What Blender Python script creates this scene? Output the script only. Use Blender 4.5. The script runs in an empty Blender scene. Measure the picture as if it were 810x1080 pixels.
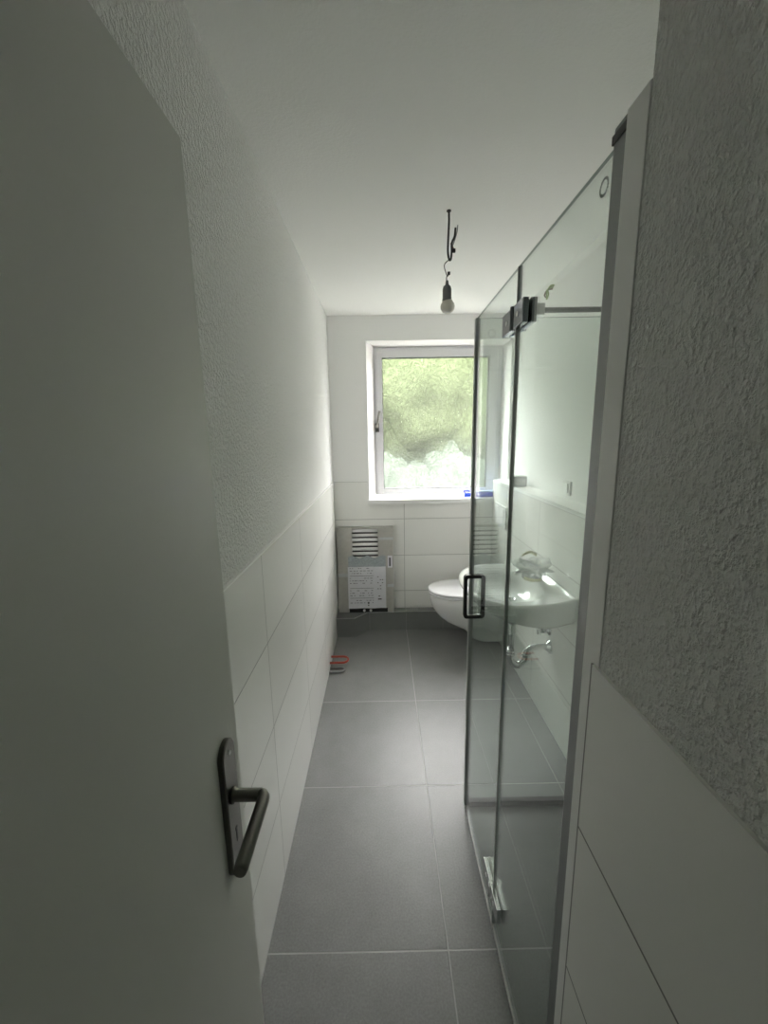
import bpy, bmesh, math, random
from mathutils import Vector, Matrix
random.seed(7)
SC = bpy.context.scene
C = SC.collection
PI = math.pi

# ------------------------------------------------------------------ materials
def mat(name, col=(.8, .8, .8), rough=.5, metal=0, spec=.5, coat=0):
    m = bpy.data.materials.new(name); m.use_nodes = True
    b = m.node_tree.nodes['Principled BSDF']
    b.inputs['Base Color'].default_value = (*col, 1)
    b.inputs['Roughness'].default_value = rough
    b.inputs['Metallic'].default_value = metal
    b.inputs['Specular IOR Level'].default_value = spec
    b.inputs['Coat Weight'].default_value = coat
    return m
def N(m, t, **kw):
    n = m.node_tree.nodes.new(t)
    for k, v in kw.items(): setattr(n, k, v)
    return n
def L(m, a, b): m.node_tree.links.new(a, b)
def math_(m, op, a, b=None, c=None):
    n = N(m, 'ShaderNodeMath', operation=op)
    for i, v in enumerate((a, b, c)):
        if v is None: continue
        if isinstance(v, (int, float)): n.inputs[i].default_value = v
        else: L(m, v, n.inputs[i])
    return n.outputs[0]
def noise(m, vec, scale, detail=3, rough=.5):
    n = N(m, 'ShaderNodeTexNoise'); n.inputs['Scale'].default_value = scale
    n.inputs['Detail'].default_value = detail; n.inputs['Roughness'].default_value = rough
    L(m, vec, n.inputs['Vector']); return n
def mapping(m, sc=(1, 1, 1)):
    tc = N(m, 'ShaderNodeTexCoord'); mp = N(m, 'ShaderNodeMapping'); mp.inputs['Scale'].default_value = sc
    L(m, tc.outputs['Object'], mp.inputs['Vector']); return mp.outputs[0]
def bump(m, h, strength, dist, chain=None):
    b = N(m, 'ShaderNodeBump'); b.inputs['Strength'].default_value = strength; b.inputs['Distance'].default_value = dist
    L(m, h, b.inputs['Height'])
    if chain is not None: L(m, chain, b.inputs['Normal'])
    return b.outputs[0]
def plaster(name, col, scale, strength, dist, stretch=(1, 1, 1)):
    m = mat(name, col, .9, spec=.2)
    v = mapping(m, stretch)
    n1 = noise(m, v, scale, 4, .55)
    r = N(m, 'ShaderNodeValToRGB'); r.color_ramp.elements[0].position = .42; r.color_ramp.elements[1].position = .66
    L(m, n1.outputs['Fac'], r.inputs[0])
    n2 = noise(m, v, scale * 3, 2, .5)
    h = math_(m, 'ADD', r.outputs[0], math_(m, 'MULTIPLY', n2.outputs['Fac'], .35))
    L(m, bump(m, h, strength, dist), m.node_tree.nodes['Principled BSDF'].inputs['Normal'])
    return m
def tiles(name, col, grout, ax, u0, du, v0, dv, w, rough, var=.03, mottled=0, vmax=None):
    """rectangular tiles in the plane of the two named axes (object space = room space)"""
    m = mat(name, col, rough)
    b = m.node_tree.nodes['Principled BSDF']
    tc = N(m, 'ShaderNodeTexCoord'); sp = N(m, 'ShaderNodeSeparateXYZ'); L(m, tc.outputs['Object'], sp.inputs[0])
    def dist(o, o0, d):
        a = math_(m, 'DIVIDE', math_(m, 'SUBTRACT', o, o0), d)
        f = math_(m, 'FRACT', a)
        e = math_(m, 'MINIMUM', f, math_(m, 'SUBTRACT', 1.0, f))
        return math_(m, 'MULTIPLY', e, d), math_(m, 'FLOOR', a)
    du_, iu = dist(sp.outputs[ax[0]], u0, du); dv_, iv = dist(sp.outputs[ax[1]], v0, dv)
    if vmax: dv_ = math_(m, 'ADD', dv_, math_(m, 'GREATER_THAN', sp.outputs[ax[1]], vmax))
    d = math_(m, 'MINIMUM', du_, dv_)
    mask = N(m, 'ShaderNodeMapRange'); mask.interpolation_type = 'SMOOTHSTEP'
    mask.inputs['From Min'].default_value = w * .35; mask.inputs['From Max'].default_value = w * .65
    L(m, d, mask.inputs['Value'])
    wn = N(m, 'ShaderNodeTexWhiteNoise', noise_dimensions='2D'); cb = N(m, 'ShaderNodeCombineXYZ')
    L(m, iu, cb.inputs[0]); L(m, iv, cb.inputs[1]); L(m, cb.outputs[0], wn.inputs['Vector'])
    val = math_(m, 'ADD', 1 - var, math_(m, 'MULTIPLY', wn.outputs['Value'], 2 * var))
    if mottled:
        n1 = noise(m, tc.outputs['Object'], 5, 6, .65); n2 = noise(m, tc.outputs['Object'], 160, 3, .6)
        val = math_(m, 'ADD', val, math_(m, 'MULTIPLY', math_(m, 'SUBTRACT', n1.outputs['Fac'], .5), mottled))
        val = math_(m, 'ADD', val, math_(m, 'MULTIPLY', math_(m, 'SUBTRACT', n2.outputs['Fac'], .5), mottled * 1.3))
        L(m, math_(m, 'ADD', rough - .06, math_(m, 'MULTIPLY', n1.outputs['Fac'], .12)), b.inputs['Roughness'])
    hsv = N(m, 'ShaderNodeHueSaturation'); hsv.inputs['Color'].default_value = (*col, 1); L(m, val, hsv.inputs['Value'])
    mx = N(m, 'ShaderNodeMix', data_type='RGBA'); L(m, mask.outputs[0], mx.inputs[0])
    mx.inputs[6].default_value = (*grout, 1); L(m, hsv.outputs[0], mx.inputs[7]); L(m, mx.outputs[2], b.inputs['Base Color'])
    L(m, bump(m, mask.outputs[0], .6, .0015), b.inputs['Normal'])
    return m
def noisy(m, scale, amt, strength=.2, dist=.001):
    """small colour mottle and bump on a principled material"""
    b = m.node_tree.nodes['Principled BSDF']; col = tuple(b.inputs['Base Color'].default_value)
    v = mapping(m); n = noise(m, v, scale, 4, .6)
    hsv = N(m, 'ShaderNodeHueSaturation'); hsv.inputs['Color'].default_value = col
    L(m, math_(m, 'ADD', 1 - amt, math_(m, 'MULTIPLY', n.outputs['Fac'], 2 * amt)), hsv.inputs['Value'])
    L(m, hsv.outputs[0], b.inputs['Base Color'])
    L(m, bump(m, n.outputs['Fac'], strength, dist), b.inputs['Normal'])
    return m
def glass(name, tint, refl=1.0, ior=1.5):
    m = bpy.data.materials.new(name); m.use_nodes = True
    nt = m.node_tree; nt.nodes.remove(nt.nodes['Principled BSDF'])
    t = N(m, 'ShaderNodeBsdfTransparent'); t.inputs[0].default_value = (*tint, 1)
    g = N(m, 'ShaderNodeBsdfGlossy'); g.inputs['Roughness'].default_value = 0.0
    f = N(m, 'ShaderNodeFresnel'); ge = N(m, 'ShaderNodeNewGeometry')
    # same reflectance on the front and the back face of the sheet
    L(m, math_(m, 'ADD', ior, math_(m, 'MULTIPLY', ge.outputs['Backfacing'], 1 / ior - ior)), f.inputs['IOR'])
    mx = N(m, 'ShaderNodeMixShader'); L(m, math_(m, 'MULTIPLY', f.outputs[0], refl), mx.inputs[0])
    L(m, t.outputs[0], mx.inputs[1]); L(m, g.outputs[0], mx.inputs[2])
    L(m, mx.outputs[0], nt.nodes['Material Output'].inputs[0])
    return m

TT = 1.2176                                   # top of the wall tiling
M = {}
M['wallpaper'] = plaster('woodchip_wallpaper', (.92, .92, .905), 115, 1.0, .0040, (1, 1, .85))
M['ceiling'] = plaster('ceiling_paint', (.92, .92, .905), 120, .35, .001)
M['smooth'] = noisy(mat('smooth_white_wall', (.88, .88, .87), .7, spec=.3), 60, .01, .1, .0005)
WT, GR = (.87, .87, .845), (.50, .50, .49)
M['tile_left'] = tiles('wall_tile_left', WT, GR, (1, 2), 1.206, .59, TT, .303, .004, .22)
M['tile_back'] = tiles('wall_tile_back', WT, GR, (0, 2), .173, .6, TT, .303, .0045, .25)
M['tile_right'] = tiles('wall_tile_right', WT, GR, (1, 2), 2.206, .6, 1.199, .303, .004, .22)
M['tile_entry'] = tiles('wall_tile_entry', WT, (.22, .22, .21), (1, 2), .57, .6, TT, .303, .004, .3)
FT, FG = (.185, .188, .187), (.34, .34, .33)
M['floor'] = tiles('floor_tile', FT, FG, (0, 1), .18, .6, .977, .6, .0045, .40, .035, .5, 2.4)
M['plinth'] = tiles('plinth_tile', (.21, .213, .213), FG, (0, 0), .18, .3, .18, .3, .003, .35, .03, .22)
M['edge'] = mat('white_edge_profile', (.86, .86, .85), .35)
M['pvc'] = noisy(mat('white_pvc', (.72, .72, .74), .35), 200, .01, .05, .0003)
M['gasket'] = mat('rubber_gasket', (.03, .03, .03), .6)
M['reveal'] = noisy(mat('white_reveal', (.88, .86, .85), .6), 80, .01, .1, .0005)
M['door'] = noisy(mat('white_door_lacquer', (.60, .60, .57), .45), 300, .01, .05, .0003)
M['dark_metal'] = noisy(mat('brushed_dark_steel', (.16, .155, .14), .33, .9), 300, .08, .05, .0003)
M['chrome'] = mat('chrome', (.75, .76, .77), .08, 1)
M['chrome_dark_reflection'] = mat('chrome_dark_reflection', (.16, .17, .185), .12, 1)  # chrome of the upper hinges, dark reflections put into the base colour
M['steel'] = mat('satin_steel', (.55, .56, .56), .28, 1)
M['alu'] = mat('grey_aluminium', (.22, .23, .23), .32, .9)
M['black'] = mat('black_plastic', (.012, .012, .012), .4)
M['ceramic'] = mat('white_ceramic', (.84, .85, .84), .08, coat=.5)
M['seat'] = mat('white_seat_plastic', (.88, .88, .90), .15)
M['glass'] = glass('shower_glass', (.945, .975, .958), 1.0)
M['glass_edge'] = mat('glass_edge', (.20, .25, .235), .15)
M['seal'] = mat('grey_seal', (.30, .315, .31), .3)
M['mark'] = mat('etched_ring', (.45, .48, .47), .7)
M['cardboard'] = noisy(mat('grey_cardboard', (.46, .45, .42), .75), 40, .14, .5, .002)
M['tube'] = mat('white_radiator_enamel', (.85, .85, .85), .25)
M['paper'] = noisy(mat('white_paper', (.72, .72, .76), .85), 50, .05, .3, .001)
M['ink'] = mat('grey_ink', (.12, .12, .13), .8)
M['film'] = noisy(mat('grey_film', (.40, .44, .47), .25), 60, .35, 1.0, .004)
M['foil'] = noisy(mat('silver_tape', (.55, .57, .58), .3, .3), 60, .1, .5, .002)
M['black_cable'] = mat('black_cable', (.02, .02, .02), .5)
M['socket'] = mat('grey_lamp_holder', (.10, .11, .105), .5)
M['brown'] = mat('brown_wire', (.12, .05, .03), .5)
M['blue_wire'] = mat('blue_wire', (.03, .05, .2), .5)
M['green_wire'] = mat('green_yellow_wire', (.20, .30, .06), .5)
M['switch'] = mat('white_switch_plastic', (.85, .85, .83), .3)
M['grey_box'] = noisy(mat('grey_carton', (.42, .44, .45), .6), 90, .2, .3, .001)
M['blue'] = mat('blue_plastic', (.015, .06, .50), .3)
M['clear_blue'] = mat('pale_blue_plastic', (.45, .60, .80), .2)
M['copper'] = mat('red_copper_pipe', (.40, .07, .045), .3, .6)
M['grey_tube'] = mat('grey_plastic', (.22, .23, .24), .35, .3)
M['wrap'] = None
def bulb_glass():
    m = mat('frosted_bulb', (.86, .83, .76), .25)
    b = m.node_tree.nodes['Principled BSDF']; b.inputs['Transmission Weight'].default_value = .0
    b.inputs['Subsurface Weight'].default_value = .3; b.inputs['Subsurface Radius'].default_value = (.02, .02, .02)
    return m
M['bulb'] = bulb_glass()
def wrap_mat():
    m = bpy.data.materials.new('crumpled_clear_film'); m.use_nodes = True
    nt = m.node_tree; b = nt.nodes['Principled BSDF']
    b.inputs['Base Color'].default_value = (.80, .83, .80, 1); b.inputs['Roughness'].default_value = .12
    t = N(m, 'ShaderNodeBsdfTransparent'); mx = N(m, 'ShaderNodeMixShader'); mx.inputs[0].default_value = .6
    v = mapping(m); n = noise(m, v, 55, 4, .6)
    L(m, bump(m, n.outputs['Fac'], 1, .012), b.inputs['Normal'])
    L(m, t.outputs[0], mx.inputs[1]); L(m, b.outputs[0], mx.inputs[2]); L(m, mx.outputs[0], nt.nodes['Material Output'].inputs[0])
    return m
M['wrap'] = wrap_mat()
M['wrap_yellow'] = mat('yellowish_film', (.62, .60, .36), .3)
def pane_mat():
    """obscured (textured) window glass: part clear, part diffusing, pebbled surface"""
    m = bpy.data.materials.new('obscured_glass'); m.use_nodes = True
    nt = m.node_tree; nt.nodes.remove(nt.nodes['Principled BSDF'])
    v = mapping(m, (1, 1, 1))
    n1 = noise(m, v, 75, 3, .6)
    vo = N(m, 'ShaderNodeTexVoronoi'); vo.inputs['Scale'].default_value = 85; L(m, v, vo.inputs['Vector'])
    h = math_(m, 'ADD', n1.outputs['Fac'], math_(m, 'MULTIPLY', vo.outputs['Distance'], .8))
    nrm = bump(m, h, 1.0, .006)
    # pebbles pass more or less light straight through
    peb = N(m, 'ShaderNodeMapRange'); L(m, math_(m, 'ADD', math_(m, 'MULTIPLY', n1.outputs['Fac'], .6), math_(m, 'MULTIPLY', vo.outputs['Distance'], .5)), peb.inputs['Value'])
    peb.inputs['From Min'].default_value = .42; peb.inputs['From Max'].default_value = .68
    peb.inputs['To Min'].default_value = .5; peb.inputs['To Max'].default_value = 1.0
    tp = N(m, 'ShaderNodeBsdfTransparent'); L(m, peb.outputs[0], tp.inputs[0])
    tl = N(m, 'ShaderNodeBsdfTranslucent'); tl.inputs[0].default_value = (.95, .97, .95, 1); L(m, nrm, tl.inputs['Normal'])
    rf = N(m, 'ShaderNodeBsdfRefraction'); rf.inputs['Roughness'].default_value = .22; rf.inputs['IOR'].default_value = 1.12
    L(m, nrm, rf.inputs['Normal']); L(m, peb.outputs[0], rf.inputs[0])
    gl = N(m, 'ShaderNodeBsdfGlossy'); gl.inputs['Roughness'].default_value = .2; L(m, nrm, gl.inputs['Normal'])
    a = N(m, 'ShaderNodeMixShader'); a.inputs[0].default_value = PANE_BLUR; L(m, tp.outputs[0], a.inputs[1]); L(m, rf.outputs[0], a.inputs[2])
    b = N(m, 'ShaderNodeMixShader'); b.inputs[0].default_value = PANE_MILK; L(m, a.outputs[0], b.inputs[1]); L(m, tl.outputs[0], b.inputs[2])
    c = N(m, 'ShaderNodeMixShader'); c.inputs[0].default_value = .04; L(m, b.outputs[0], c.inputs[1]); L(m, gl.outputs[0], c.inputs[2])
    L(m, c.outputs[0], nt.nodes['Material Output'].inputs[0])
    return m
PANE_BLUR, PANE_MILK = .62, .012
M['pane'] = pane_mat()
M['clear'] = glass('clear_glass', (.99, 1, .99), .6)
M['leaf'] = noisy(mat('green_foliage', (.025, .0305, .0165), .8, spec=0), 3.0, .6, .5, .05)
M['pale_leaf'] = noisy(mat('pale_foliage', (.028, .034, .0275), .8, spec=0), 3.0, .6, .5, .05)
M['grass'] = noisy(mat('lawn', (.035, .040, .028), .9, spec=0), 5, .3, .5, .03)

# ------------------------------------------------------------------ geometry helpers
def box(bm, x0, x1, y0, y1, z0, z1, mi=0, bev=0):
    r = bmesh.ops.create_cube(bm, size=1)
    for v in r['verts']:
        v.co = Vector(((x0 + x1) / 2 + v.co.x * (x1 - x0), (y0 + y1) / 2 + v.co.y * (y1 - y0), (z0 + z1) / 2 + v.co.z * (z1 - z0)))
    fs = set(f for v in r['verts'] for f in v.link_faces)
    for f in fs: f.material_index = mi
    if bev:
        es = list(set(e for v in r['verts'] for e in v.link_edges))
        rb = bmesh.ops.bevel(bm, geom=es, offset=bev, segments=2, profile=.7, affect='EDGES')
        for f in rb['faces']: f.material_index = mi
def rings(bm, rs, cap0=True, cap1=True, mi=0, closed=True, smooth=True):
    vs = [[bm.verts.new(p) for p in r] for r in rs]
    n = len(rs[0])
    for a, b in zip(vs[:-1], vs[1:]):
        for i in range(n if closed else n - 1):
            f = bm.faces.new((a[i], a[(i + 1) % n], b[(i + 1) % n], b[i])); f.smooth = smooth; f.material_index = mi
    if cap0: f = bm.faces.new(list(reversed(vs[0]))); f.material_index = mi
    if cap1: f = bm.faces.new(vs[-1]); f.material_index = mi
    return vs
def tube(bm, pts, r, seg=12, mi=0, caps=True):
    pts = [Vector(p) for p in pts]; n = len(pts)
    rr = r if isinstance(r, (list, tuple)) else [r] * n
    T = []
    for i in range(n):
        t = (pts[min(i + 1, n - 1)] - pts[max(i - 1, 0)]).normalized(); T.append(t)
    u = T[0].orthogonal().normalized(); out = []
    for i in range(n):
        u = (u - T[i] * u.dot(T[i])).normalized(); w = T[i].cross(u)
        out.append([pts[i] + rr[i] * (math.cos(2 * PI * k / seg) * u + math.sin(2 * PI * k / seg) * w) for k in range(seg)])
    rings(bm, out, caps, caps, mi)
def lathe(bm, c, prof, seg=32, axis='z', mi=0, cap=True):
    rs = []
    for r, h in prof:
        ring = []
        for k in range(seg):
            a = 2 * PI * k / seg; x, y = r * math.cos(a), r * math.sin(a)
            ring.append(Vector(c) + (Vector((x, y, h)) if axis == 'z' else Vector((h, x, y)) if axis == 'x' else Vector((y, h, x))))
        rs.append(ring)
    rings(bm, rs, cap, cap, mi)
def spline(P, n=8, closed=False):
    P = [Vector(p) for p in P]; out = []; m = len(P)
    rng = range(m if closed else m - 1)
    for i in rng:
        g = lambda j: P[j % m] if closed else P[max(0, min(m - 1, j))]
        p0, p1, p2, p3 = g(i - 1), g(i), g(i + 1), g(i + 2)
        for k in range(n):
            t = k / n
            out.append(.5 * ((2 * p1) + (p2 - p0) * t + (2 * p0 - 5 * p1 + 4 * p2 - p3) * t * t + (3 * p1 - p0 - 3 * p2 + p3) * t ** 3))
    if not closed: out.append(P[-1])
    return out
def build(name, bm, mats, parent=None, bevel=0):
    bmesh.ops.recalc_face_normals(bm, faces=bm.faces)
    me = bpy.data.meshes.new(name); bm.to_mesh(me); bm.free()
    for m in (mats if isinstance(mats, (list, tuple)) else [mats]): me.materials.append(m)
    o = bpy.data.objects.new(name, me); C.objects.link(o)
    OFF[o.name] = Vector((0, 0, 0))
    if bevel:
        md = o.modifiers.new('Bevel', 'BEVEL'); md.width = bevel; md.segments = 2; md.limit_method = 'ANGLE'; md.angle_limit = .7
    return o
OFF = {}
def child(name, bm, mats, parent, bevel=0, tf=None, label=None):
    """part in room coordinates under a thing (Empty) or under a part"""
    if tf is not None:
        for v in bm.verts: v.co = tf @ v.co
    bmesh.ops.recalc_face_normals(bm, faces=bm.faces)
    off = Vector(parent.location) if parent.type == 'EMPTY' else OFF[parent.name]
    for v in bm.verts: v.co -= off
    me = bpy.data.meshes.new(name); bm.to_mesh(me); bm.free()
    for m in (mats if isinstance(mats, (list, tuple)) else [mats]): me.materials.append(m)
    o = bpy.data.objects.new(name, me); C.objects.link(o); o.parent = parent; OFF[o.name] = off
    if bevel:
        md = o.modifiers.new('Bevel', 'BEVEL'); md.width = bevel; md.segments = 2; md.limit_method = 'ANGLE'; md.angle_limit = .7
    if label: o['label'] = label
    return o
def thing(name, loc, label, cat, group=None):
    o = bpy.data.objects.new(name, None); C.objects.link(o); o.location = loc; o.empty_display_size = .1
    o['label'] = label; o['category'] = cat
    if group: o['group'] = group
    return o
def tag(o, label, cat, kind=None):
    o['label'] = label; o['category'] = cat
    if kind: o['kind'] = kind
    return o
def struct(name, bm, mats, label, cat, bevel=0):
    o = build(name, bm, mats, None, bevel); o['kind'] = 'structure'; o['label'] = label; o['category'] = cat
    return o
def nb(): return bmesh.new()

# ------------------------------------------------------------------ room constants (metres; camera above the origin)
XL, XR, XU, XG, XN = -.378, .877, 1.0, .3356, .3253
YB, H, YN = 3.17, 2.438, .555
YF = -.24                                      # doorway wall
# floor and ceiling
b = nb(); box(b, XL - .3, XU + .3, -1.45, YB + .12, -.12, 0)
struct('floor', b, M['floor'], 'grey concrete-look square floor tiles with pale joints', 'floor')
b = nb(); box(b, XL - .3, XU + .3, -1.45, YB + .4, H, H + .15)
struct('ceiling', b, M['ceiling'], 'plain white painted ceiling above the narrow bathroom', 'ceiling')
# left wall: woodchip above, tiles below
b = nb(); box(b, XL - .3, XL - .006, -1.45, YB + .4, 0, H, 0); box(b, XL - .006, XL, YF, YB, 0, TT - .006, 1)
box(b, XL - .006, XL + .0015, YF, YB, TT - .006, TT, 2)
struct('wall_left', b, [M['wallpaper'], M['tile_left'], M['edge']], 'long left wall, woodchip paper above glossy white tiles', 'wall')
# back wall with window opening (splayed on its left)
wx0, wx1, wz0, wz1 = -.103, .985, 1.062, 2.262
YW = 3.335
b = nb()
def quad(bm, a, mi=0):
    f = bm.faces.new([bm.verts.new(p) for p in a]); f.material_index = mi
def frame_wall(bm, y0, y1):
    box(bm, XL, wx0, y0, y1, 0, H, 0); box(bm, wx1, XU, y0, y1, 0, H, 0)
    box(bm, wx0, wx1, y0, y1, wz1, H, 0); box(bm, wx0, wx1, y0, y1, 0, wz0, 0)
box(b, XL - .3, wx0, YB, YB + .40, 0, H); box(b, wx1, XU + .3, YB, YB + .40, 0, H)
box(b, wx0, wx1, YB, YB + .40, wz1, H); box(b, wx0, wx1, YB, YB + .40, 0, wz0)
# splayed reveal wedge at the left, thin linings elsewhere
P0 = [(wx0, YB), (wx0 + .053, YW), (wx0 + .053, YB + .4), (wx0, YB + .4)]
rings(b, [[Vector((x, y, wz0)) for x, y in P0], [Vector((x, y, wz1)) for x, y in P0]], mi=2, smooth=False)
P1 = [(wx1, YB), (wx1 - .02, YW), (wx1 - .02, YB + .4), (wx1, YB + .4)]
rings(b, [[Vector((x, y, wz0)) for x, y in P1], [Vector((x, y, wz1)) for x, y in P1]], mi=2, smooth=False)
P2 = [(YB, wz1), (YW, wz1 - .012), (YB + .4, wz1 - .012), (YB + .4, wz1)]
rings(b, [[Vector((wx0, y, z)) for y, z in P2], [Vector((wx1, y, z)) for y, z in P2]], mi=2, smooth=False)
# corner bead and tiles
for (x0, x1, z0, z1) in ((wx0 - .009, wx0 + .001, wz0, wz1 + .009), (wx1 - .001, wx1 + .009, wz0, wz1 + .009), (wx0, wx1, wz1 - .001, wz1 + .009)):
    box(b, x0, x1, YB - .004, YB + .004, z0, z1, 3)
for (x0, x1, z0, z1) in ((XL, wx0 - .01, 0, TT), (wx1 + .01, XU, 0, TT), (wx0 - .01, wx1 + .01, 0, wz0 - .02)):
    box(b, x0, x1, YB - .006, YB, z0, z1, 1)
struct('wall_back', b, [M['smooth'], M['tile_back'], M['reveal'], M['edge']], 'white end wall around the window, tiled below', 'wall')
# right wall: recessed upper wall, tiled pre-wall with ledge
b = nb(); box(b, XU, XU + .3, YN, YB, 0, H, 0)
box(b, XR, XU, 1.5, YB - .006, 0, 1.199, 1); box(b, XR, XU, 1.5, YB - .006, 1.199, TT, 2)
box(b, XR, XU, YN, 1.5, 0, H, 1)
struct('wall_right', b, [M['smooth'], M['tile_right'], M['edge']], 'right wall behind the glass, tiled half height with a ledge', 'wall')
# near right wall beside the doorway
b = nb(); box(b, XN, XU + .3, YF, YN, 0, H, 0); box(b, XN - .005, XN, YF, YN + .017, 0, TT - .004, 1)
struct('wall_front', b, [M['wallpaper'], M['tile_entry']], 'near right wall by the doorway, rough woodchip above white tiles', 'wall')
# smooth strip at the end of that wall
b = nb(); box(b, XN - .002, XN + .08, YN, .602, 0, 1.972, 0, .002)
struct('trim_1', b, M['edge'], 'tall narrow white strip between rough wall and shower profile', 'trim')
# unseen hallway behind the camera, end wall set close to bounce light back
b = nb(); box(b, XL - .3, XU + .3, -1.45, -1.3, 0, H); box(b, XU + .15, XU + .3, -1.3, YF, 0, H)
struct('wall_hall', b, M['wallpaper'], 'unseen hallway walls behind the doorway, closed in to bounce light back', 'wall').name = 'wall_hallway'
# plinth along the back wall (chamfered step)
PLZ = .157
P = [(XL, 2.98), (-.236, 2.98), (-.134, 3.088), (XR, 3.088), (XR, YB - .006), (XL, YB - .006)]
b = nb(); rings(b, [[Vector((x, y, 0)) for x, y in P], [Vector((x, y, PLZ)) for x, y in P]], smooth=False)
P3 = [(XL, 2.977), (-.235, 2.977), (-.133, 3.085), (XR, 3.085), (XR, 3.094), (-.138, 3.094), (-.240, 2.986), (XL, 2.986)]
rings(b, [[Vector((x, y, PLZ - .004)) for x, y in P3], [Vector((x, y, PLZ + .001)) for x, y in P3]], smooth=False, mi=1)
struct('trim_2', b, [M['plinth'], M['steel']], 'low grey tiled step with a metal edge along the end wall', 'plinth')

# ------------------------------------------------------------------ window
fx0, fx1, fz0, fz1 = wx0 + .053, wx1 - .02, 1.085, wz1 - .012
gx0, gx1, gz0, gz1 = .020, .855, 1.142, 2.165
def frame(bm, ax0, ax1, az0, az1, bx0, bx1, bz0, bz1, y0, y1, mi=0):
    box(bm, ax0, bx0, y0, y1, az0, az1, mi); box(bm, bx1, ax1, y0, y1, az0, az1, mi)
    box(bm, bx0, bx1, y0, y1, bz1, az1, mi); box(bm, bx0, bx1, y0, y1, az0, bz0, mi)
b = nb(); frame(b, fx0, fx1, fz0, fz1, fx0 + .025, fx1 - .045, fz0 + .018, fz1 - .03, YW, YW + .07)
win = struct('window_1', b, M['pvc'], 'white plastic framed window with pebbled obscured glass', 'window', .003)
b = nb(); frame(b, fx0 + .018, fx1 - .038, fz0 + .012, fz1 - .022, gx0 - .004, gx1 + .004, gz0 - .004, gz1 + .004, YW - .016, YW + .05)
sash = child('sash', b, M['pvc'], win, .004)
b = nb(); frame(b, gx0 - .006, gx1 + .006, gz0 - .006, gz1 + .006, gx0, gx1, gz0, gz1, YW - .012, YW + .03)
child('gasket', b, M['gasket'], sash)
b = nb(); box(b, gx0 - .004, gx1 + .004, YW + .005, YW + .012, gz0 - .004, gz1 + .004, 1)
b.faces.ensure_lookup_table()
for f in b.faces:
    if f.calc_center_median().y < YW + .006: f.material_index = 0
child('pane', b, [M['pane'], M['clear']], sash, label='pebbled obscured glass pane with green garden light')
b = nb(); box(b, -.045, -.015, YW - .026, YW - .016, 1.60, 1.67, 0, .003)
tube(b, spline([(-.030, YW - .02, 1.635), (-.030, YW - .05, 1.637), (-.030, YW - .062, 1.65), (-.022, YW - .062, 1.70), (-.010, YW - .06, 1.762)], 5), .0085, 10)
child('window_handle', b, M['dark_metal'], sash, label='small grey turn handle, slightly tilted')
b = nb(); box(b, wx0 - .012, wx1 + .012, YB - .035, YW, wz0 - .022, wz0 + .012, 0, .004)
child('window_sill', b, M['edge'], win)

# ------------------------------------------------------------------ garden seen blurred through the pane
b = nb(); box(b, -12, 14, YB + .4, 24, -.6, -.4)
struct('ground', b, M['grass'], 'lawn outside the window', 'ground')
def blob(bm, c, r, seed, mi=0, sub=4, amp=.25):
    rn = random.Random(seed); r0 = bmesh.ops.create_icosphere(bm, subdivisions=sub, radius=1)
    ph = [(rn.uniform(2, 7), rn.uniform(0, 6), Vector((rn.uniform(-1, 1), rn.uniform(-1, 1), rn.uniform(-1, 1))).normalized()) for _ in range(14)]
    for v in r0['verts']:
        n = v.co.normalized(); d = 1 + amp * sum(math.sin(f * 2 * n.dot(w) + p) for f, p, w in ph) / 5
        v.co = Vector(c) + Vector((n.x * r[0], n.y * r[1], n.z * r[2])) * d
    for v in r0['verts']:
        for f in v.link_faces: f.smooth = True; f.material_index = mi
b = nb()
for i in range(17):
    blob(b, (-6 + i * .85, 9.2 + .4 * math.sin(i * 2.1), 3.0 + .35 * math.sin(i * 1.3)), (1.0, .9, 1.25), i)
    blob(b, (-5.6 + i * .85, 9.5 + .3 * math.sin(i * 1.1), 1.6 + .3 * math.sin(i * 2.3)), (1.0, .9, 1.2), i + 50)
t = thing('tree', (1.2, 9.2, -.4), 'green foliage outside, blurred behind upper half of the window', 'foliage')
child('leaves', b, M['leaf'], t)
for i in range(9):
    b = nb(); tube(b, [(-4.5 + i * 1.4, 9.2, -.42), (-4.4 + i * 1.4, 9.25, 2.6)], [.12, .07], 8); child('trunk', b, M['brown'], t)
b = nb()
for i in range(20):
    blob(b, (-5 + i * .62, 7.4 + .25 * math.sin(i * 1.9), .25 + .16 * math.sin(i * 2.7)), (.62, .55, .95), i + 90, amp=.14)
tag(build('shrub', b, M['pale_leaf']), 'pale greenish shrubs outside, blurred behind lower half of the window', 'shrub')

# ------------------------------------------------------------------ room door, opened flat along the left wall
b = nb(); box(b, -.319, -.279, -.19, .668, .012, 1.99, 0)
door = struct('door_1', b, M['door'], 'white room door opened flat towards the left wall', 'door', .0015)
def rounded(y0, y1, z0, z1, r, n=8):
    out = []
    for cy, cz, a0 in ((y1 - r, z1 - r, 0), (y0 + r, z1 - r, PI / 2), (y0 + r, z0 + r, PI), (y1 - r, z0 + r, 1.5 * PI)):
        for k in range(n + 1):
            a = a0 + PI / 2 * k / n; out.append((cy + r * math.cos(a), cz + r * math.sin(a)))
    return out
b = nb()
P = rounded(.578, .628, .800, 1.062, .0249)
rings(b, [[Vector((-.279, y, z)) for y, z in P], [Vector((-.271, y, z)) for y, z in P], [Vector((-.269, .603 + (y - .603) * .92, .931 + (z - .931) * .985)) for y, z in P]], smooth=False)
plate = child('handle_plate', b, M['dark_metal'], door, label='long rounded dark steel escutcheon')
HZ = .958
b = nb(); lathe(b, (-.269, .600, HZ), [(.0135, 0), (.0135, .005), (.0105, .006), (.0105, .05)], 20, 'x')
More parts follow.
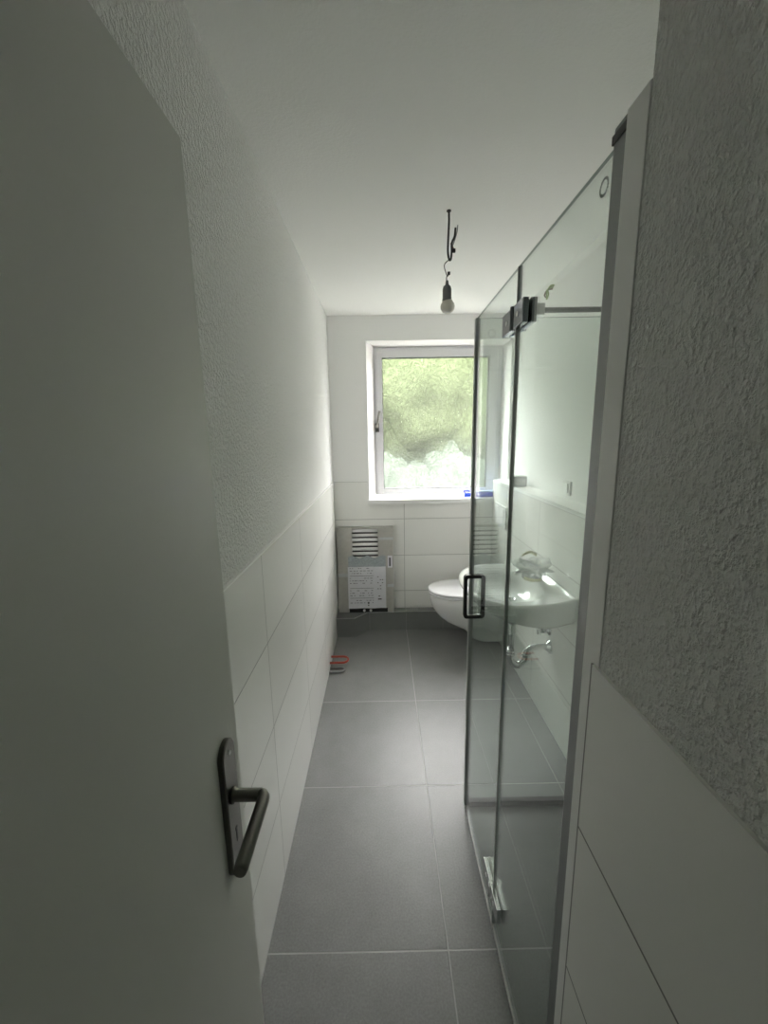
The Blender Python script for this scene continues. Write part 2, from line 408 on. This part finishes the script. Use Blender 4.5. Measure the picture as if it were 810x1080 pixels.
tube(b, [(-.222, .6, HZ), (-.217, .5985, HZ), (-.2135, .594, HZ), (-.2125, .588, HZ), (-.2125, .478, HZ), (-.2125, .472, HZ)], [.0105, .0107, .0107, .0105, .0105, .009], 20)
child('lever', b, M['dark_metal'], plate)
b = nb(); box(b, -.2692, -.2684, .6005, .6055, .862, .882); lathe(b, (-.2692, .603, .887), [(.0045, 0), (.0045, .0008)], 14, 'x')
child('keyhole', b, M['black'], plate)
b = nb(); lathe(b, (-.2692, .603, 1.040), [(.0045, 0), (.0045, .0015), (.003, .0025)], 12, 'x')
child('screw', b, M['steel'], plate)

# ------------------------------------------------------------------ shower enclosure
GZ = 1.955; GT = .003
sh = thing('shower_enclosure', (XG, 1.04, 0), 'frameless clear glass corner shower with hinged door', 'shower enclosure')
def pane(x0, x1, y0, y1, z0, z1, big):
    b = nb(); box(b, x0, x1, y0, y1, z0, z1, 1)
    for f in b.faces:
        if abs(f.normal[big]) > .5: f.material_index = 0
    return b
Z0 = .012
fp = child('fixed_panel', pane(XG - GT, XG + GT, .615, 1.036, Z0, GZ, 0), [M['glass'], M['glass_edge']], sh)
dp = child('glass_door', pane(XG - GT, XG + GT, 1.044, 1.462, Z0, GZ, 0), [M['glass'], M['glass_edge']], sh)
rp = child('return_panel', pane(XG + .006, XR - .002, 1.469, 1.477, Z0, GZ, 1), [M['glass'], M['glass_edge']], sh)
b = nb(); box(b, XN + .003, XG + .012, .603, .640, .0, 1.975, 0, .003); box(b, XN + .001, XG + .014, .602, .641, 1.955, 1.966, 1)
child('wall_profile', b, [M['alu'], M['black']], sh, label='grey aluminium wall profile with a dark cap slot')
b = nb(); box(b, XR - .022, XR, 1.460, 1.486, 0, GZ + .01, 0, .002); child('wall_profile', b, M['alu'], sh)
b = nb(); box(b, XG - .008, XG + .008, 1.460, 1.480, Z0, GZ - .001, 0, .002); child('magnetic_seal', b, M['seal'], sh)
b = nb(); box(b, XG - .005, XG + .005, 1.037, 1.043, Z0, GZ - .001); child('hinge_seal', b, M['seal'], sh)
b = nb(); box(b, XG - .006, XG + .006, .64, 1.462, 0, .012); child('bottom_seal', b, M['steel'], sh)
b = nb(); box(b, XG + .012, XR - .022, 1.462, 1.484, 0, .026, 0, .003); child('threshold', b, M['gasket'], sh, label='dark threshold bar on the floor')
def ring_mark(bm, c, r, ax):
    for k in range(18):
        a0, a1 = 2 * PI * k / 18, 2 * PI * (k + .72) / 18; ps = []
        for rr in (r - .0035, r):
            for a in ((a0, a1) if rr < r else (a1, a0)): ps.append((rr * math.cos(a), rr * math.sin(a)))
        def P3(u, v, d): return Vector((c[0] + d, c[1] + u, c[2] + v)) if ax == 0 else Vector((c[0] + u, c[1] + d, c[2] + v))
        rings(bm, [[P3(u, v, 0) for u, v in ps], [P3(u, v, -.0006) for u, v in ps]], smooth=False)
b = nb(); ring_mark(b, (XG - GT - .0002, .665, 1.918), .0125, 0); child('glass_mark', b, M['mark'], fp, label='etched ring mark near the top corner')
b = nb(); ring_mark(b, (.385, 1.4688, 1.905), .014, 1); child('glass_mark', b, M['mark'], rp, label='etched ring mark near the top corner')
for zc in (1.838, .145):
    for k, (y0, y1) in enumerate(((.962, 1.034), (1.046, 1.118))):
        b = nb(); box(b, XG - .016, XG - GT, y0, y1, zc - .026, zc + .026, 0, .002); box(b, XG + GT, XG + .016, y0, y1, zc - .026, zc + .026, 0, .002)
        if k == 0:
            lathe(b, (XG - .014, 1.040, zc - .027), [(.0065, 0), (.0065, .054)], 16)
            lathe(b, (XG + .014, 1.040, zc - .027), [(.0065, 0), (.0065, .054)], 16)
        else: box(b, XG - .012, XG - .006, 1.036, 1.05, zc - .02, zc + .02); box(b, XG + .006, XG + .012, 1.036, 1.05, zc - .02, zc + .02)
        hg = child('hinge', b, M['chrome_dark_reflection'] if zc > 1 else M['chrome'], sh)
        b = nb(); lathe(b, (XG - .0162, (y0 + y1) / 2, zc), [(.006, 0), (.006, -.001)], 12, 'x'); child('screw', b, M['steel'], hg)
b = nb(); box(b, XG + .016, XG + .056, 1.020, 1.046, 1.842, 1.868, 0, .002); st = child('stabiliser_clamp', b, M['steel'], sh)
b = nb(); tube(b, [(XG + .05, 1.033, 1.855), (XR - .004, 1.033, 1.855)], .0062, 14); lathe(b, (XR - .012, 1.033, 1.855), [(.014, 0), (.014, .012)], 18, 'x')
child('stabiliser_bar', b, M['alu'], sh)
# back-to-back pull handle: a rounded rectangular loop through the door edge
b = nb()
HY = 1.435
def loop(w, hgt, r, n=6):
    out = []
    for cx, cz, a0 in ((w - r, hgt - r, 0), (-w + r, hgt - r, PI / 2), (-w + r, -hgt + r, PI), (w - r, -hgt + r, 1.5 * PI)):
        for k in range(n + 1):
            a = a0 + PI / 2 * k / n; out.append((cx + r * math.cos(a), cz + r * math.sin(a)))
    return out
LO, LI = loop(.0400, .0860, .013), loop(.0275, .0735, .006)
c0 = Vector((XG + .004, HY, .967)); hw = .0085
O0 = [c0 + Vector((u, -hw, v)) for u, v in LO]; O1 = [c0 + Vector((u, hw, v)) for u, v in LO]
I1 = [c0 + Vector((u, hw, v)) for u, v in LI]; I0 = [c0 + Vector((u, -hw, v)) for u, v in LI]
rings(b, [O0, O1, I1, I0, O0], False, False, smooth=False)
bmesh.ops.remove_doubles(b, verts=b.verts, dist=1e-5)
child('door_handle', b, M['black'], dp, label='black rounded rectangular pull handle')

# ------------------------------------------------------------------ wall hung toilet
CY = 2.845
def egg(front, w, z, back=XR - .001, n=28, flat=.60):
    """plan outline from the wall to a rounded front pointing to -X"""
    out = []; ln = back - front; xs = back - ln * (1 - flat) * 1.0
    out.append(Vector((back, CY + w / 2 * .92, z))); out.append(Vector((back - ln * .15, CY + w / 2 * .97, z)))
    cx = front + ln * flat
    for k in range(n + 1):
        a = PI / 2 + PI * k / n
        out.append(Vector((cx + ln * flat * math.cos(a), CY + w / 2 * (abs(math.sin(a)) ** .9) * (1 if math.sin(a) >= 0 else -1), z)))
    out.append(Vector((back - ln * .15, CY - w / 2 * .97, z))); out.append(Vector((back, CY - w / 2 * .92, z)))
    return out
to = thing('toilet', (XR - .25, CY, .05), 'white wall hung toilet with closed lid under the end window', 'toilet')
b = nb()
rings(b, [egg(f, w, z) for z, f, w in ((.412, .352, .352), (.405, .342, .360), (.36, .345, .356), (.32, .355, .342), (.28, .378, .315), (.24, .41, .28), (.20, .455, .24), (.165, .52, .205), (.135, .585, .18), (.10, .625, .165), (.06, .655, .15), (.045, .675, .14))])
child('bowl', b, M['ceramic'], to)
b = nb(); rings(b, [egg(f, w, z, XR - .07) for z, f, w in ((.4125, .368, .326), (.4180, .367, .327), (.4185, .333, .365), (.4290, .332, .366), (.4295, .352, .340))])
child('seat', b, M['seat'], to)
b = nb(); rings(b, [egg(f, w, z, XR - .06) for z, f, w in ((.4300, .368, .326), (.4345, .367, .327), (.4350, .334, .362), (.437, .330, .368), (.447, .330, .368), (.4525, .335, .360), (.455, .345, .345), (.457, .40, .27))])
child('lid', b, M['seat'], to)
for s in (-.075, .075):
    b = nb(); lathe(b, (XR - .045, CY + s, .411), [(.014, 0), (.014, .024), (.011, .029)], 18); child('lid_hinge', b, M['chrome'], to)
fl = thing('flush_plate', (XR, 2.92, .905), 'white flush plate on the tiled wall above the toilet', 'flush plate')
b = nb(); box(b, XR - .012, XR - .0005, 2.79, 3.06, .905, 1.058, 0, .004); child('plate', b, M['seat'], fl)
b = nb(); box(b, XR - .016, XR - .012, 2.82, 2.93, .925, 1.038, 0, .002); child('button', b, M['seat'], fl)
b = nb(); box(b, XR - .016, XR - .012, 2.935, 3.03, .925, 1.038, 0, .002); child('button', b, M['seat'], fl)

# ------------------------------------------------------------------ washbasin
ws = thing('washbasin', (XR, 1.97, .60), 'white ceramic washbasin on the right wall behind the shower glass', 'washbasin')
OUT = spline([(XR - .001, 1.715, 0), (.80, 1.683, 0), (.70, 1.655, 0), (.585, 1.648, 0), (.49, 1.69, 0), (.425, 1.78, 0), (.395, 1.90, 0), (.393, 2.00, 0), (.415, 2.10, 0), (.475, 2.195, 0), (.57, 2.245, 0), (.69, 2.255, 0), (.80, 2.25, 0), (XR - .001, 2.235, 0)], 5)
BK = [Vector((XR - .001, 2.235 - (2.235 - 1.715) * k / 10, 0)) for k in range(1, 10)]
OUT = OUT + BK
bc = Vector((.70, 1.965, 0))
def off_ring(sx, sy, z, inner=False, dx=0):
    r = []
    for p in OUT:
        q = Vector((bc.x + (p.x - bc.x) * sx + dx, bc.y + (p.y - bc.y) * sy, z))
        if not inner and p.x > XR - .01: q.x = p.x
        r.append(q)
    return r
ZT = .826
def ell(cx, cy, rx, ry, z):
    r = []
    for p in OUT:
        a = math.atan2((p.y - 1.96) / ry, (p.x - cx) / rx); r.append(Vector((cx + rx * math.cos(a), cy + ry * math.sin(a), z)))
    return r
b = nb()
def under(sx, sy, z, k):
    r = off_ring(sx, sy, z)
    for q in r: q.z = z + k * max(0, (.76 - q.x) / .37) ** 1.2
    return r
rings(b, [under(.18, .18, .655, 0), under(.35, .35, .665, .05), under(.60, .62, .678, .07), under(.80, .84, .688, .085), under(.90, .93, .698, .085), under(.945, .96, .715, .075), under(.985, .99, .795, .01), off_ring(1, 1, .815), off_ring(.992, .993, ZT),
          off_ring(.93, .95, ZT + .001, True), off_ring(.90, .925, ZT - .006, True), ell(.622, 1.96, .185, .235, ZT - .012), ell(.628, 1.96, .168, .215, ZT - .03),
          ell(.64, 1.96, .135, .175, ZT - .065), ell(.65, 1.96, .09, .115, ZT - .092), ell(.655, 1.96, .03, .03, ZT - .100)])
child('basin', b, M['ceramic'], ws)
b = nb(); lathe(b, (.655, 1.96, ZT - .0995), [(.028, 0), (.028, .003), (.02, .004), (.018, .001)], 24); child('drain', b, M['chrome'], ws)
# mixer tap
b = nb(); lathe(b, (.80, 1.99, ZT - .009), [(.026, 0), (.026, .006), (.022, .01), (.021, .06), (.022, .085), (.016, .095)], 24)
tube(b, spline([(.80, 1.99, .862), (.75, 1.985, .872), (.69, 1.975, .868), (.675, 1.973, .857)], 5), [.015] * 10 + [.013] * 6, 14)
tp = child('mixer_tap', b, M['chrome'], ws)
b = nb(); tube(b, spline([(.80, 1.99, .90), (.775, 1.99, .918), (.70, 1.99, .936)], 4), .007, 10); child('tap_lever', b, M['chrome'], tp)
# siphon
b = nb(); YS = 1.95
tube(b, [(.662, YS, .64), (.662, YS, .44)], .016, 18); lathe(b, (.662, YS, .60), [(.030, .03), (.030, .015), (.020, 0)], 20)
child('waste_pipe', b, M['chrome'], ws)
b = nb()
tube(b, spline([(.660, YS, .45), (.660, YS, .415), (.670, YS, .383), (.702, YS, .363), (.734, YS, .383), (.745, YS, .405), (.745, YS, .425)], 6), .0185, 18)
for x, z in ((.660, .440), (.660, .422), (.745, .418)): lathe(b, (x, YS, z), [(.0235, 0), (.0250, .003), (.0250, .010), (.0235, .013)], 20)
tube(b, spline([(.745, YS, .42), (.747, YS, .440), (.768, YS + .003, .455), (.81, YS + .012, .460), (.845, YS + .018, .458), (.868, YS + .02, .452)], 6), .0165, 18)
sp = child('siphon', b, M['chrome'], ws)
b = nb(); lathe(b, (XR - .018, YS + .02, .452), [(.017, -.01), (.022, 0), (.036, .010), (.038, .0175)], 24, 'x'); child('wall_rosette', b, M['chrome'], sp)
# plastic film over the tap
b = nb()
blob(b, (.775, 1.985, .885), (.066, .066, .042), 3, 0, 4, .55)
for v in b.verts: v.co.z = max(v.co.z, ZT + .002)
pf = build('plastic_film', b, M['wrap']); tag(pf, 'crumpled clear plastic film wrapped over the washbasin tap', 'plastic film')
for pts in ([(.70, 1.92, .850), (.73, 1.90, .845), (.77, 1.885, .850)], [(.735, 2.06, .925), (.77, 2.05, .945), (.80, 2.03, .935)]):
    b = nb(); rings(b, [[p, p + Vector((.004, .003, .014)), p + Vector((.006, .003, .014)), p + Vector((.002, -.001, 0))] for p in spline(pts, 5)])
    child('tape_strip', b, M['wrap_yellow'], pf, label='yellowish strip')

# angle valve beside the siphon
av = thing('angle_valve', (XR, 1.99, .52), 'small chrome angle valve on the wall under the washbasin', 'valve')
b = nb(); lathe(b, (XR - .006, 1.985, .535), [(.022, 0), (.024, .0055)], 20, 'x'); tube(b, [(XR - .003, 1.985, .535), (XR - .052, 1.985, .535)], .0105, 14)
tube(b, [(.835, 1.985, .535), (.835, 1.985, .568)], .008, 12); child('valve_body', b, M['chrome'], av)
b = nb()
for k in range(4):
    a = k * PI / 2 + .4; tube(b, [(XR - .058, 1.985, .535), (XR - .058, 1.985 + .019 * math.cos(a), .535 + .019 * math.sin(a))], [.006, .008], 10)
lathe(b, (XR - .066, 1.985, .535), [(.009, 0), (.010, .004), (.010, .014)], 14, 'x'); child('valve_knob', b, M['chrome'], av)
b = nb(); tube(b, spline([(.835, 1.985, .566), (.835, 1.985, .585), (.82, 1.985, .590), (.76, 1.985, .590), (.752, 1.985, .60), (.752, 1.985, .655)], 5), .005, 10); child('supply_hose', b, M['steel'], av)

# ------------------------------------------------------------------ towel radiator in cardboard, leaning on the end wall
RX0, RW, RH, RD = -.366, .448, .705, .046
ra = thing('towel_radiator', (RX0 + RW / 2, 3.10, PLZ), 'towel radiator packed in grey cardboard leaning below the window', 'radiator')
tilt = math.atan2(.030, RH)
TF = Matrix.Translation((RX0, 3.086, PLZ + .001)) @ Matrix.Rotation(-tilt, 4, 'X')
ox0, ox1, oz0, oz1 = .118, .325, .375, .690           # cut-out in local coordinates
b = nb()
frame(b, 0, RW, 0, RH, ox0, ox1, oz0, oz1, 0, RD)
c = child('cardboard', b, M['cardboard'], ra, .003, TF)
b = nb(); box(b, .002, RW - .002, RD - .004, RD, .002, RH - .002)
child('backing_board', b, M['black'], ra, 0, TF)
for k in range(7):
    z = oz1 - .016 - k * .0372
    b = nb(); tube(b, [(ox0 - .004, .016, z), (ox1 + .004, .016, z)], .0132, 14)
    for v in b.verts: v.co.y = .016 + (v.co.y - .016) * .6
    child('radiator_bar', b, M['tube'], ra, 0, TF)
b = nb(); n = 14
rs = []
for j in range(9):
    z = .36 + .105 * j / 8
    rs.append([Vector((.085 + .30 * i / n, -.004 - .006 * abs(math.sin(i * 1.7 + j * .9)), z + (.012 * math.sin(i * 1.1) if j == 8 else 0))) for i in range(n + 1)])
rs2 = [[p + Vector((0, .002, 0)) for p in r] for r in rs]
rings(b, rs, False, False, closed=False); rings(b, rs2, False, False, closed=False)
child('plastic_film', b, M['film'], ra, 0, TF, 'crumpled grey plastic film')
b = nb(); rs = []
for j in range(8):
    z = .040 + .345 * j / 7
    rs.append([Vector((.079 + .305 * i / n, -.012 - .003 * math.sin(i * .9 + j * .6) - (.004 if j == 0 else 0), z)) for i in range(n + 1)])
rings(b, rs, False, False, closed=False)
rings(b, [[p + Vector((0, .0015, 0)) for p in r] for r in rs], False, False, closed=False)
pp = child('paper_sheet', b, M['paper'], ra, 0, TF, 'white printed sheet taped to the front')
b = nb(); rn = random.Random(4)
for row in range(15):
    z = .372 - row * .0205; x = .095
    if row in (3, 8, 12):
        box(b, .095, .285, -.0172, -.0164, z, z + .0025); continue
    while x < .275:
        w = rn.uniform(.006, .022)
        if rn.random() < .65: box(b, x, x + w, -.0172, -.0164, z, z + .004)
        x += w + rn.uniform(.005, .014)
for z in (.30, .275, .25, .225, .20): 
    for x in (.315, .335, .352):
        if rn.random() < .7: box(b, x, x + .010, -.0172, -.0164, z, z + .006)
box(b, .318, .347, -.0176, -.0164, .112, .122); box(b, .322, .337, -.0176, -.0164, .138, .145)
box(b, .236, .246, -.0176, -.0164, .060, .070); box(b, .234, .248, -.0176, -.0164, .078, .094)
child('printed_text', b, M['ink'], pp, 0, TF, 'small grey print and a few dark marks')
b = nb(); box(b, .400, .437, -.0015, .001, .372, .470); lb = child('sticker', b, M['paper'], ra, 0, TF, 'small white label with a dark bar')
b = nb(); box(b, .411, .425, -.0025, -.0015, .385, .455); child('sticker_print', b, M['ink'], lb, 0, TF)
b = nb(); box(b, .085, .395, -.004, .001, .002, .036)
child('slot_shade', b, M['black'], ra, 0, TF)  # solid black strip, colour stands for the shade inside the bottom opening
for x in (.205, .257):
    b = nb(); lathe(b, (x, -.012, .018), [(.003, -.004), (.010, -.002), (.011, .004), (.011, .012)], 16, 'y'); child('pipe_cap', b, M['tube'], ra, 0, TF, 'white pipe end cap')
for q in ((0, .085, .30, .33), (.395, RW, .21, .235), (.33, RW, .60, .62)):
    b = nb(); box(b, q[0], q[1], -.0008, 0, q[2], q[3]); child('tape_band', b, M['foil'], ra, 0, TF)

# ------------------------------------------------------------------ bare bulb on its cable
lx, ly = .283, 1.784
pe = thing('pendant_bulb', (lx, ly, H), 'bare light bulb hanging from ceiling wires before the window', 'lamp')
b = nb(); tube(b, spline([(lx, ly, H), (lx + .001, ly, 2.40), (lx - .001, ly, 2.34), (lx - .002, ly, 2.29), (lx + .003, ly, 2.262), (lx + .010, ly, 2.262), (lx + .013, ly, 2.29), (lx + .013, ly, 2.32), (lx + .024, ly, 2.345), (lx + .027, ly, 2.375)], 6), .0042, 10)
lathe(b, (lx, ly, H - .004), [(.009, 0), (.009, .0038)], 12); child('ceiling_cable', b, M['black_cable'], pe)
b = nb(); tube(b, spline([(lx + .012, ly, 2.30), (lx + .024, ly, 2.33), (lx + .033, ly, 2.36), (lx + .036, ly, 2.385)], 5), .0018, 8); child('loose_wire', b, M['grey_tube'], pe)
b = nb(); tube(b, spline([(lx + .008, ly, 2.32), (lx + .016, ly, 2.31), (lx + .022, ly, 2.296)], 5), .002, 8); child('loose_wire', b, M['brown'], pe)
b = nb(); box(b, lx + .014, lx + .028, ly - .005, ly + .005, 2.286, 2.300, 0, .002); child('terminal_block', b, M['black'], pe)
b = nb(); tube(b, spline([(lx + .008, ly, 2.262), (lx - .008, ly, 2.252), (lx - .016, ly, 2.238), (lx - .010, ly, 2.215), (lx - .003, ly, 2.200), (lx + .002, ly, 2.205), (lx + .004, ly, 2.216)], 5), .0018, 8)
tube(b, spline([(lx - .003, ly, 2.202), (lx - .006, ly, 2.195), (lx - .006, ly, 2.182)], 4), .0022, 8)
box(b, lx - .003, lx + .008, ly - .003, ly + .003, 2.204, 2.216, 0, .001); child('connecting_wire', b, M['black_cable'], pe)
sx = lx - .004
b = nb(); lathe(b, (sx, ly, 2.105), [(.0185, 0), (.0195, .003), (.0185, .010), (.0180, .012), (.0178, .045), (.0150, .056), (.0075, .062), (.0050, .078)], 28); so = child('lamp_holder', b, M['socket'], pe)
b = nb(); lathe(b, (sx + .003, ly, 2.058), [(.001, -.0005), (.012, .002), (.0215, .008), (.0275, .018), (.0290, .028), (.0265, .038), (.0205, .047), (.0150, .055), (.0135, .062)], 32); child('bulb', b, M['bulb'], pe)

# ------------------------------------------------------------------ small things
o = thing('wall_switch', (XU, 2.155, 1.24), 'white square switch plate on the wall above the tiled ledge', 'switch')
b = nb(); box(b, XU - .012, XU - .0005, 2.105, 2.205, 1.240, 1.315, 0, .003); child('frame', b, M['switch'], o)
b = nb(); box(b, XU - .020, XU - .012, 2.122, 2.188, 1.252, 1.303, 0, .003); child('rocker', b, M['switch'], o)
o = thing('wire_stub', (XU, 2.50, 2.38), 'short green-yellow wires sticking out high on right wall', 'wires')
for k in range(3):
    b = nb(); y = 2.49 + .012 * k
    tube(b, spline([(XU - .0005, y, 2.395 - .006 * k), (XU - .02, y, 2.392 - .006 * k), (XU - .034, y + .004 * k, 2.370), (XU - .030 - .006 * k, y, 2.345), (XU - .040 + .008 * k, y, 2.320 + .008 * k)], 4), .0042, 8)
    child('wire', b, (M['green_wire'], M['green_wire'], M['brown'])[k], o)
o = thing('small_carton', (.924, 2.73, TT), 'small grey box lying on the tiled ledge near the window', 'box')
b = nb(); box(b, .880, .968, 2.68, 2.78, TT + .0005, TT + .070, 0, .003); child('carton', b, M['grey_box'], o)
b = nb(); box(b, .890, .955, 2.6785, 2.6800, TT + .014, TT + .05, 0); child('printed_panel', b, M['foil'], o)
# blue plastic packet on the sill
SZ = wz0 + .0125
o = thing('blue_packet', (.76, 3.22, SZ), 'blue plastic bottle lying on the window sill, right side', 'bottle')
b = nb(); tube(b, spline([(.735, 3.19, SZ + .022), (.75, 3.19, SZ + .022), (.90, 3.19, SZ + .022), (.935, 3.19, SZ + .022)], 4), [.017, .020, .022, .022, .022, .022, .022, .022, .022, .022, .021, .02, .018], 18); child('body', b, M['blue'], o)
b = nb(); tube(b, [(.655, 3.19, SZ + .020), (.66, 3.19, SZ + .020), (.70, 3.19, SZ + .020), (.735, 3.19, SZ + .022)], [.012, .017, .017, .013], 16)
tube(b, [(.66, 3.19, SZ + .034), (.653, 3.19, SZ + .052), (.68, 3.19, SZ + .056), (.70, 3.19, SZ + .048)], .006, 10); child('nozzle', b, M['blue'], o)
b = nb(); box(b, .76, .925, 3.165, 3.215, SZ + .043, SZ + .054, 0, .003); child('clear_cover', b, M['clear_blue'], o)
# red pipe and grey U-shaped loop by the left wall
def upipe(name, x0, x1, ya, yb, z, r, m, label, wall=True):
    b = nb(); ym = (ya + yb) / 2; rr = abs(yb - ya) / 2; pts = [(x0, ya, z), (x1 - rr, ya, z)]
    for k in range(1, 8):
        a = -PI / 2 + PI * k / 8; pts.append((x1 - rr + rr * math.cos(a), ym + rr * math.sin(a) * (1 if yb > ya else -1), z))
    pts += [(x1 - rr, yb, z), (x0, yb, z)]
    tube(b, pts, r, 12); o = build(name, b, m); tag(o, label, 'pipe'); return o
upipe('pipe_loop', XL + .0015, -.255, 2.52, 2.60, .052, .0075, M['copper'], 'red U-shaped pipe loop sticking out low from left wall')
upipe('pipe_loop', XL + .0015, -.278, 2.478, 2.530, .0085, .0075, M['grey_tube'], 'grey U-shaped loop on the floor before the red one')
# shower fitting
o = thing('shower_elbow', (XR, 1.44, 1.70), 'small dark shower outlet on the wall, half hidden by profile', 'shower fitting')
b = nb(); lathe(b, (XR - .008, 1.405, 1.700), [(.024, 0), (.026, .0075)], 18, 'x'); tube(b, [(XR - .006, 1.405, 1.70), (XR - .035, 1.405, 1.70), (XR - .04, 1.405, 1.67)], .009, 12); child('elbow', b, M['alu'], o)

# ------------------------------------------------------------------ light
w = bpy.data.worlds.new('World'); SC.world = w; w.use_nodes = True
nt = w.node_tree; bg = nt.nodes['Background']
bg.inputs[0].default_value = (1.0, .98, .96, 1); bg.inputs[1].default_value = 52.0
ld = bpy.data.lights.new('window_portal', 'AREA'); ld.shape = 'RECTANGLE'; ld.size = 1.0; ld.size_y = 1.15; ld.cycles.is_portal = True
lo = bpy.data.objects.new('window_portal', ld); C.objects.link(lo)
lo.location = (.45, YB + .39, 1.66); lo.rotation_euler = (PI / 2, 0, PI); lo.rotation_euler = (-PI / 2, 0, 0)

# ------------------------------------------------------------------ camera
cam = bpy.data.cameras.new('camera'); co = bpy.data.objects.new('camera', cam); C.objects.link(co)
f, pitch, yaw, roll, ch = 425.81, .1853, .0038, .0169, 1.5656
cp, sp_, cy, sy = math.cos(pitch), math.sin(pitch), math.cos(yaw), math.sin(yaw)
F = Vector((sy * cp, cy * cp, -sp_)); Rr = Vector((cy, -sy, 0)); D = F.cross(Rr)
cr, sr = math.cos(roll), math.sin(roll)
R2 = cr * Rr + sr * D; D2 = -sr * Rr + cr * D
U = -D2; B = -F
co.matrix_world = Matrix(((R2.x, U.x, B.x, 0), (R2.y, U.y, B.y, 0), (R2.z, U.z, B.z, ch), (0, 0, 0, 1)))
cam.sensor_fit = 'HORIZONTAL'; cam.sensor_width = 36; cam.lens = f / 810 * 36; cam.clip_start = .02; cam.clip_end = 200
SC.camera = co
SC.view_settings.view_transform = 'Standard'; SC.view_settings.look = 'None'
SC.view_settings.gamma = 1; SC.view_settings.use_curve_mapping = False
SC.view_settings.exposure = 0.2
SC.cycles.max_bounces = 24; SC.cycles.diffuse_bounces = 12; SC.cycles.transparent_max_bounces = 24; SC.cycles.glossy_bounces = 8; SC.cycles.transmission_bounces = 12
